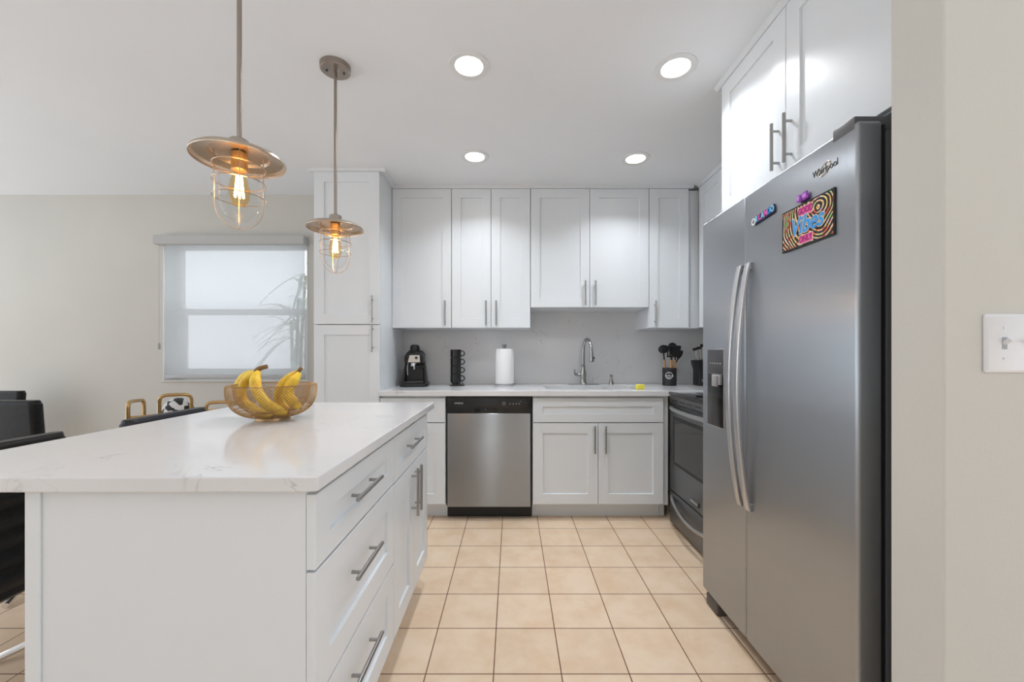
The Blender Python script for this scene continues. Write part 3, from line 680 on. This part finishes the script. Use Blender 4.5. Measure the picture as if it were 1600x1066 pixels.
# coffee machine
t = thing('coffee_machine', 'black espresso machine with silver front at the left end of the counter', 'coffee machine', (-.775, 3.26, ZC), .12)
m = MB(); m.loft([rrect(.215, .26, .05, 6, 0), rrect(.222, .265, .05, 6, .008), rrect(.215, .26, .05, 6, .026), rrect(.19, .235, .05, 6, .032)]); m.build('base', black, t)
m = MB(); m.loft([rrect(.185, .12, .03, 5, .028, -.0, .055), rrect(.165, .12, .03, 5, .12, -.0, .055), rrect(.15, .12, .03, 5, .2, 0, .055), rrect(.14, .13, .03, 5, .26, 0, .045), rrect(.10, .10, .03, 5, .283, 0, .045)]); m.build('water_body', black, t)
m = MB(); m.loft([rrect(.15, .20, .035, 5, .185, .0, -.01), rrect(.148, .20, .035, 5, .235, .0, -.01), rrect(.125, .17, .035, 5, .262, 0, 0), rrect(.09, .12, .03, 5, .272, 0, .01)]); h = m.build('brew_head', black, t)
for sx in (-1, 1):
    m = MB(); m.loft([rrect(.022, .13, .008, 3, .028, sx*.088, .02), rrect(.02, .10, .008, 3, .12, sx*.078, .03), rrect(.018, .09, .008, 3, .20, sx*.068, .02)]); m.build('side_panel', black, t)
m = MB(); m.loft([[Vector((x*1.0, -.112+.0*z, z)) for x, z in ((-.042, .19), (.05, .19), (.046, .245), (-.028, .245))], [Vector((x, -.100, z)) for x, z in ((-.042, .19), (.05, .19), (.046, .245), (-.028, .245))]])
fp = m.build('front_plate', mat('plate_silver', (.62, .58, .54), .3, .8), t); MB().cyl((.022, -.119, .224), .011, .008, 16, 'y').build('dial', black, fp)
m = MB(); m.lathe([(.036, .27), (.038, .285), (.037, .31), (.030, .326), (.0005, .332)], 24, (-.005, .03, 0)); m.build('water_cap', black, t)
m = MB(); m.cyl((-.005, -.05, .155), .024, .032, 20, bev=.003); m.cyl((-.0, -.05, .132), .008, .03, 12); pf = m.build('portafilter', chrome, t)
m = MB(); m.tube([(.015, -.06, .165), (.055, -.09, .158), (.085, -.11, .154)], [.009, .010, .012], 10); m.lathe([(.0005, -.002), (.014, 0), (.014, .012), (.0005, .014)], 16, (.085, -.115, .154), axis='y'); m.build('portafilter_handle', black, pf)
m = MB(); m.tube([(-.045, -.07, .19), (-.05, -.08, .15), (-.047, -.085, .09)], .004, 8); m.build('steam_wand', handle_st, t)
m = MB(); m.box(-.07, .07, -.115, -.01, .033, .038, .002); m.build('drip_grid', dgrey, t)
# mug stack
sx_, sy_ = -.452, 3.28
t = thing('mug_stand', 'thin black wire stand holding the stacked mugs', 'stand', (sx_, sy_, ZC))
MB().cyl((.01, 0, 0), .062, .006, 28, bev=.002).build('base', black, t)
m = MB(); m.tube([(-.03, .05, .004), (-.03, .05, .27)], .003, 8); m.tube([(.03, .05, .004), (.03, .05, .27)], .003, 8); m.tube([(.052, .01, .004), (.052, .01, .03)], .003, 8); m.build('rods', black, t)
names = ['topmost black mug of the stack, open rim showing', 'second black mug from the top of the stack', 'third black mug from the top of the stack', 'lowest black mug of the stack, on the stand base']
mp_ = None
for k in range(4):
    if mp_ is None:
        mp_ = thing('mug', '', 'mug', (0, 0, 0), 0, 'black mugs stacked on a stand')
        m = MB(); m.lathe([(.0005, 0), (.038, 0), (.042, .003), (.0428, .012), (.043, .030), (.043, .0655), (.0405, .0655), (.0405, .018), (.0005, .012)], 32); m.build('cup', mat('mug_black', (.014, .014, .015), .22), mp_)
        m = MB(); m.tube([(.040+.030*math.sin(PI*i/12)**.8 if 0 < i < 12 else .040, 0, .034+.021*math.cos(PI*i/12)) for i in range(13)], .0045, 8); m.build('handle', mat('mug_black', (0, 0, 0)), mp_)
        mg = mp_
    else: mg = copy_tree(mp_)
    mg.location = (sx_, sy_, ZC+.0065+.018+.0665*(3-k)); mg['label'] = names[k]
MB().cyl((0, 0, .006), .03, .018, 24).build('riser', black, t)
# paper towels
px_, py_ = -.062, 3.26
t = thing('paper_towel_holder', 'steel paper towel holder with round base and top knob', 'holder', (px_, py_, ZC))
MB().lathe([(.0005, 0), (.078, 0), (.08, .004), (.08, .010), (.074, .015), (.0005, .016)], 36).build('base', handle_st, t)
MB().cyl((0, 0, .015), .008, .29, 14).build('rod', handle_st, t)
MB().lathe([(.010, .298), (.012, .302), (.018, .318), (.019, .330), (.0005, .332)], 24).build('knob', nickel, t)
t = thing('paper_towel_roll', 'full roll of white paper towels on its upright holder', 'paper towels', (px_, py_, ZC+.017))
m = MB(); m.lathe([(.02, 0), (.0695, 0), (.0705, .002), (.0705, .276), (.0695, .278), (.02, .278), (.02, 0)], 44)
m.build('roll', paper, t); m = MB(); m.box(.068, .0715, -.03, .03, .004, .274, .001); m.build('loose_sheet', paper, t, rot=(0, 0, -.5))
# faucet
t = thing('faucet', 'brushed steel pull-down kitchen faucet behind the sink', 'faucet', (.592, 3.39, ZC))
fm = mat('faucet_steel', (.45, .45, .45), .22, 1)
MB().box(-.125, .125, -.03, .03, 0, .006, .0025).build('deck_plate', fm, t)
MB().lathe([(.030, .006), (.027, .012), (.022, .05), (.026, .075), (.024, .10), (.016, .135), (.0145, .16), (.017, .165), (.0125, .17)], 28).build('body', fm, t)
pts = catmull([(0, 0, .165), (0, 0, .26), (.003, -.004, .325), (.015, -.045, .372), (.028, -.10, .365), (.037, -.135, .32), (.040, -.145, .265)], 8)
MB().tube(pts, .0125, 16).build('spout', fm, t)
m = MB(); m.tube([(.040, -.145, .27), (.0405, -.147, .24), (.041, -.149, .205), (.0412, -.15, .195)], [.0135, .015, .020, .0195], 18); sh_ = m.build('spray_head', fm, t)
m = MB(); m.tube([(.0412, -.150, .1955), (.0412, -.150, .192)], .017, 16); m.build('nozzle', matblk, sh_); MB().box(.056, .066, -.155, -.14, .212, .232, .002).build('button', dgrey, sh_)
m = MB(); m.tube([(-.018, 0, .082), (-.05, -.0, .082), (-.068, -.005, .082)], [.015, .012, .010], 14); m.tube([(-.066, -.006, .078), (-.074, -.008, .10), (-.072, -.010, .128)], [.008, .006, .004], 10); m.build('lever', fm, t)
t = thing('soap_dispenser', 'small brushed steel soap dispenser right of the faucet', 'dispenser', (.825, 3.39, ZC))
MB().lathe([(.0005, 0), (.023, 0), (.022, .006), (.016, .03), (.009, .055), (.008, .062), (.012, .066), (.013, .080), (.0005, .086)], 24).build('pump', fm, t)
MB().tube([(0, 0, .074), (-.008, -.02, .077), (-.012, -.035, .070)], [.006, .005, .004], 10).build('nozzle', fm, t)
# utensil crock
ux, uy = 1.268, 3.28
uy = 3.30; ux = (1046-800)/637*3.30
t = thing('utensil_crock', 'black utensil crock with a white round emblem', 'crock', (ux, uy, ZC))
m = MB(); m.lathe([(.0005, 0), (.052, 0), (.054, .003), (.054, .142), (.050, .142), (.050, .008), (.0005, .008)], 36); m.build('crock', mat('crock_black', (.016, .016, .017), .5), t)
m = MB(); R = .054
def onc(u, v): a = -PI/2-.42-.0+u/R; return ((R+.0012)*math.cos(a), (R+.0012)*math.sin(a), v)
for k in range(1): m.tube([onc(.026*math.cos(a), .082+.026*math.sin(a)) for a in (2*PI*i/28 for i in range(28))], .0020, 6, closed=True)
m.tube([onc(-.030+.066*i/8, .079) for i in range(9)], .0022, 6)
m.tube([onc(0, .083+.018*i/4) for i in range(5)], .0016, 6)
m.tube([onc(-.013+.026*i/8, .070-.006*math.sin(PI*i/8)) for i in range(9)], .0016, 6)
m.build('emblem', whitet, t)
def utensil(kind, lab, dx, dy, tiltx, tilty, L=.30):
    u = thing(kind, lab, 'utensil', (ux+dx, uy+dy, ZC+.014), 0, 'utensils standing in the black crock'); u.rotation_euler = (tiltx, tilty, 0)
    MB().tube([(0, 0, 0), (0, 0, .10), (0, 0, .195)], [.006, .0085, .008], 10).build('wooden_handle', wood, u)
    m = MB(); m.tube([(0, 0, .175), (0, 0, L-.07)], [.0058, .0045], 8)
    if kind == 'spatula': m.loft([rrect(.020, .006, .002, 2, L-.09), rrect(.055, .006, .002, 2, L-.06), rrect(.06, .005, .002, 2, L), rrect(.054, .003, .001, 2, L+.005)])
    elif kind == 'ladle': m.lathe([(.0005, -.02), (.02, -.016), (.032, .0), (.035, .012), (.031, .012), (.018, -.008), (.0005, -.012)], 22, (0, -.018, L-.04), axis='y')
    elif kind == 'slotted_turner':
        for x in (-.022, -.0075, .0075, .022): m.box(x-.004, x+.004, -.003, .003, L-.075, L, .001)
        m.box(-.027, .027, -.003, .003, L-.005, L+.008, .001); m.box(-.027, .027, -.003, .003, L-.085, L-.072, .001)
    elif kind == 'cooking_spoon': m.loft([rrect(.012, .008, .003, 3, L-.09), rrect(.046, .014, .006, 3, L-.06), rrect(.058, .018, .008, 3, L-.03), rrect(.046, .014, .006, 3, L-.003), rrect(.012, .006, .002, 3, L+.008)])
    else: m.loft([rrect(.010, .006, .002, 2, L-.08), rrect(.026, .006, .002, 2, L-.05), rrect(.028, .005, .002, 2, L-.02), rrect(.012, .004, .001, 2, L)])
    bmesh.ops.scale(m.bm, vec=(1.25, 1.1, 1), verts=m.bm.verts)
    m.build('head', mat('silicone_black', (.012, .012, .013), .45), u)
utensil('ladle', 'black ladle with wooden handle, leftmost in the crock', -.024, 0, .02, -.10, .32)
utensil('slotted_turner', 'slotted black turner with wooden handle in the middle of the crock', -.003, -.026, .10, -.01, .30)
utensil('cooking_spoon', 'round black cooking spoon, highest in the crock', .012, .016, .0, .06, .325)
utensil('spatula', 'broad black spatula with wooden handle at the right of the crock', .022, -.014, .04, .08, .305)
utensil('scraper', 'thin black scraper leaning far out to the right of the crock', -.030, .024, -.02, .50, .305)
# knife block
kx = (1094-800)/637*3.3
t = thing('knife_block', 'black knife block partly hidden behind the fridge', 'knife block', (kx+.02, 3.30, ZC))
m = MB(); m.loft([rrect(.11, .12, .01, 3, 0, 0, 0), rrect(.11, .12, .01, 3, .125, 0, 0), rrect(.125, .12, .01, 3, .19, -.012, 0), rrect(.12, .11, .01, 3, .205, -.012, 0)]); kb = m.build('block', black, t)
MB().box(-.035, .035, -.0615, -.0598, .035, .052, .0004).build('label_plate', mat('plate_grey', (.3, .3, .3), .4), kb, smooth=0)
for k, (dx, dy, a, L, lab) in enumerate(((-.045, -.03, -.22, .09, 'leftmost steel-handled knife in the black block'), (-.01, 0, -.08, .10, 'steel-handled knife in the middle of the black block'), (.02, .025, .02, .12, 'tallest steel-handled knife at the right of the block'))):
    kn = thing('knife', lab, 'knife', (kx+.008+dx, 3.30+dy, ZC+.2065), 0, 'knives in the block'); kn.rotation_euler = (0, a, 0)
    MB().loft([rrect(.019, .016, .004, 3, 0), rrect(.027, .019, .006, 3, L*.3), rrect(.021, .017, .005, 3, L*.6), rrect(.029, .019, .006, 3, L)]).build('grip', mat('knife_steel', (.6, .6, .6), .25, 1), kn)
    MB().box(-.0155, .0155, -.0105, .0105, L*.86, L+.008, .003).build('end_cap', black, kn)

# ------------------------------------------------------------------ light switch plate on the near wall
t = thing('switch_plate', 'white two-toggle light switch plate on the near cream wall', 'switch', (.935, .81, 1.133))
m = MB(); m.loft([[Vector((p.x, -.0005, p.y)) for p in rrect(.1165, .116, .004, 3, 0, .058, .058)], [Vector((p.x, -.003, p.y)) for p in rrect(.1165, .116, .004, 3, 0, .058, .058)], [Vector((p.x, -.006, p.y)) for p in rrect(.108, .107, .004, 3, 0, .058, .058)]]); m.build('plate', whitep, t)
for x in (.0365, .0825):
    MB().box(x-.005, x+.005, -.0065, -.005, .046, .070, .0003).build('slot', mat('slot_grey', (.35, .36, .38), .5), t, smooth=0)
    MB().loft([rrect(.0085, .008, .002, 3, 0), rrect(.0075, .006, .002, 3, .016)]).build('toggle', whitep, t, loc=(x, -.004, .058), rot=(math.radians(62), 0, 0))
    for z in (.028, .088): MB().cyl((x, -.0075, z), .0026, .002, 12, 'y').build('screw', whitep, t)

# ------------------------------------------------------------------ dining chairs
def chair(label, loc, rz, top=.90, m_=leather, w_=.40, sl=.31, sa=PI/4):
    t = thing('dining_chair', label, 'chair', loc, rz, 'black leather chairs beside the island')
    m = MB(); m.loft([rrect(w_-.05, .40, .03, 4, .42), rrect(w_, .44, .04, 4, .435), rrect(w_+.01, .45, .05, 4, .47), rrect(w_-.01, .43, .05, 4, .495), rrect(w_-.08, .36, .05, 4, .505)]); m.build('seat', m_, t)
    m = MB(); R = []; n = 70; zb = .475
    for k in range(n+1):
        z = zb+(top-zb)*k/n; f = k/n; th = .058
        if z < .76: th += .024*abs(math.sin(PI*(z-zb)/.062))-.012
        if f > .95: th *= .62+.38*math.sqrt(max(0, 1-((f-.95)/.05)**2))
        lean = .03*f
        R.append(rrect(w_ - (.01 if f > .97 else 0), th, min(.024, th*.45), 4, z, 0, .235+lean))
    m.loft(R); m.build('backrest', m_, t)
    MB().box(-.07, .07, -.07, .12, .385, .419, .006).build('swivel_plate', matblk, t)
    MB().cyl((0, 0, .06), .025, .325, 20).build('column', chrome, t)
    m = MB()
    for k in range(4):
        a = sa+PI/2*k; m.tube([(0, 0, .075), (sl*.5*math.cos(a), sl*.5*math.sin(a), .05), (sl*math.cos(a), sl*math.sin(a), .014)], [.018, .015, .013], 10)
    m.build('star_base', chrome, t)
    return t
chair('black leather chair at the near left of the island, ribbed back to the counter', (-1.738, 1.135, 0), -PI/2, .917)
chair('dark blue-grey leather chair behind the island, only its back edge showing', (-1.738, 1.745, 0), -PI/2, .917, blueleather)
chair('black leather chair with a broad smooth back at the left edge', (-2.535, 2.265, 0), PI-.03, .942, leather, .46, .45, PI-math.radians(60))
chair('black leather chair farthest back at the left edge', (-3.81, 2.735, 0), 0, .897, leather, .44)

# ------------------------------------------------------------------ brass tube stand below the window
def Q(px, py, Y): return Vector(((px-800)/637*Y, Y, 1.17-(py-553)/637*Y))
Yb = 2.95
t = thing('tube_stand', 'low brass tube stand with looped ends below the window', 'stand', (Q(262, 640, Yb).x, Yb, 0))
o0 = Vector(t.location)
def lp(pts, parent, name='loop', r=.012):
    c = [p-o0 for p in pts]
    # fillet corners
    out = [c[0]]
    for a, b, d in zip(c[:-2], c[1:-1], c[2:]):
        u = (a-b); v = (d-b); k = min(.045, u.length*.45, v.length*.45); p0 = b+u.normalized()*k; p1 = b+v.normalized()*k
        for i in range(7):
            f = i/6; out.append(p0*(1-f)**2+b*2*f*(1-f)+p1*f*f)
    out.append(c[-1])
    return MB().tube(out, r, 10).build(name, brass, parent)
def dn(p, z=0.0): return Vector((p.x, p.y, z))
a = Q(249, 618, Yb-.12); b = Q(299, 616, Yb); c_ = Q(253, 646, Yb-.12); 
lp([dn(a, .012), a, b, dn(b, .012)], t)
a = Q(200, 628, 2.70); b = Q(225, 625, 2.95)
lp([dn(a, .012)+Vector((0, 0, .64)), a, b, dn(b, .012)], t); 
a = Q(322, 629, 2.98); b = Q(372, 628, 3.10)
lp([dn(a, .012), a, b, dn(b, .012)], t)
zr_ = Q(228, 652, 2.8).z
m = MB(); p1 = Q(200, 654, 2.72)-o0; p2 = Q(345, 640, 3.06)-o0
m.tube([p1, p2], .012, 8); m.build('rail', brass, t)
m = MB(); p1 = Q(226, 652, 2.92)-o0; p2 = Q(345, 640, 3.1)-o0; m.tube([p1, p2], .008, 8); m.build('black_rail', matblk, t)
# patterned ball
ballc = Q(275, 633, 2.96)
bmt = mat('ball_print', (.8, .8, .8), .5); N_, L_, b_ = nodes(bmt)
tc = N_.new('ShaderNodeTexCoord'); v_ = N_.new('ShaderNodeTexVoronoi'); v_.inputs['Scale'].default_value = 24; L_.new(tc.outputs['Object'], v_.inputs['Vector'])
r_ = N_.new('ShaderNodeValToRGB'); r_.color_ramp.interpolation = 'CONSTANT'; r_.color_ramp.elements[0].color = (.02, .02, .02, 1); r_.color_ramp.elements[1].position = .42; r_.color_ramp.elements[1].color = (.82, .82, .82, 1)
sp = N_.new('ShaderNodeSeparateColor'); L_.new(v_.outputs['Color'], sp.inputs[0]); L_.new(sp.outputs[0], r_.inputs[0]); L_.new(r_.outputs[0], b_.inputs['Base Color'])
m = MB(); m.lathe([(.095*math.sin(PI*i/16), -.095*math.cos(PI*i/16)) for i in range(17)], 28)
tag(m.build('patchwork_ball', bmt, loc=(ballc.x, ballc.y+.02, ballc.z-.045)), 'black and white patchwork ball held in the brass tube loop', 'ball')
bpy.context.view_layer.update()
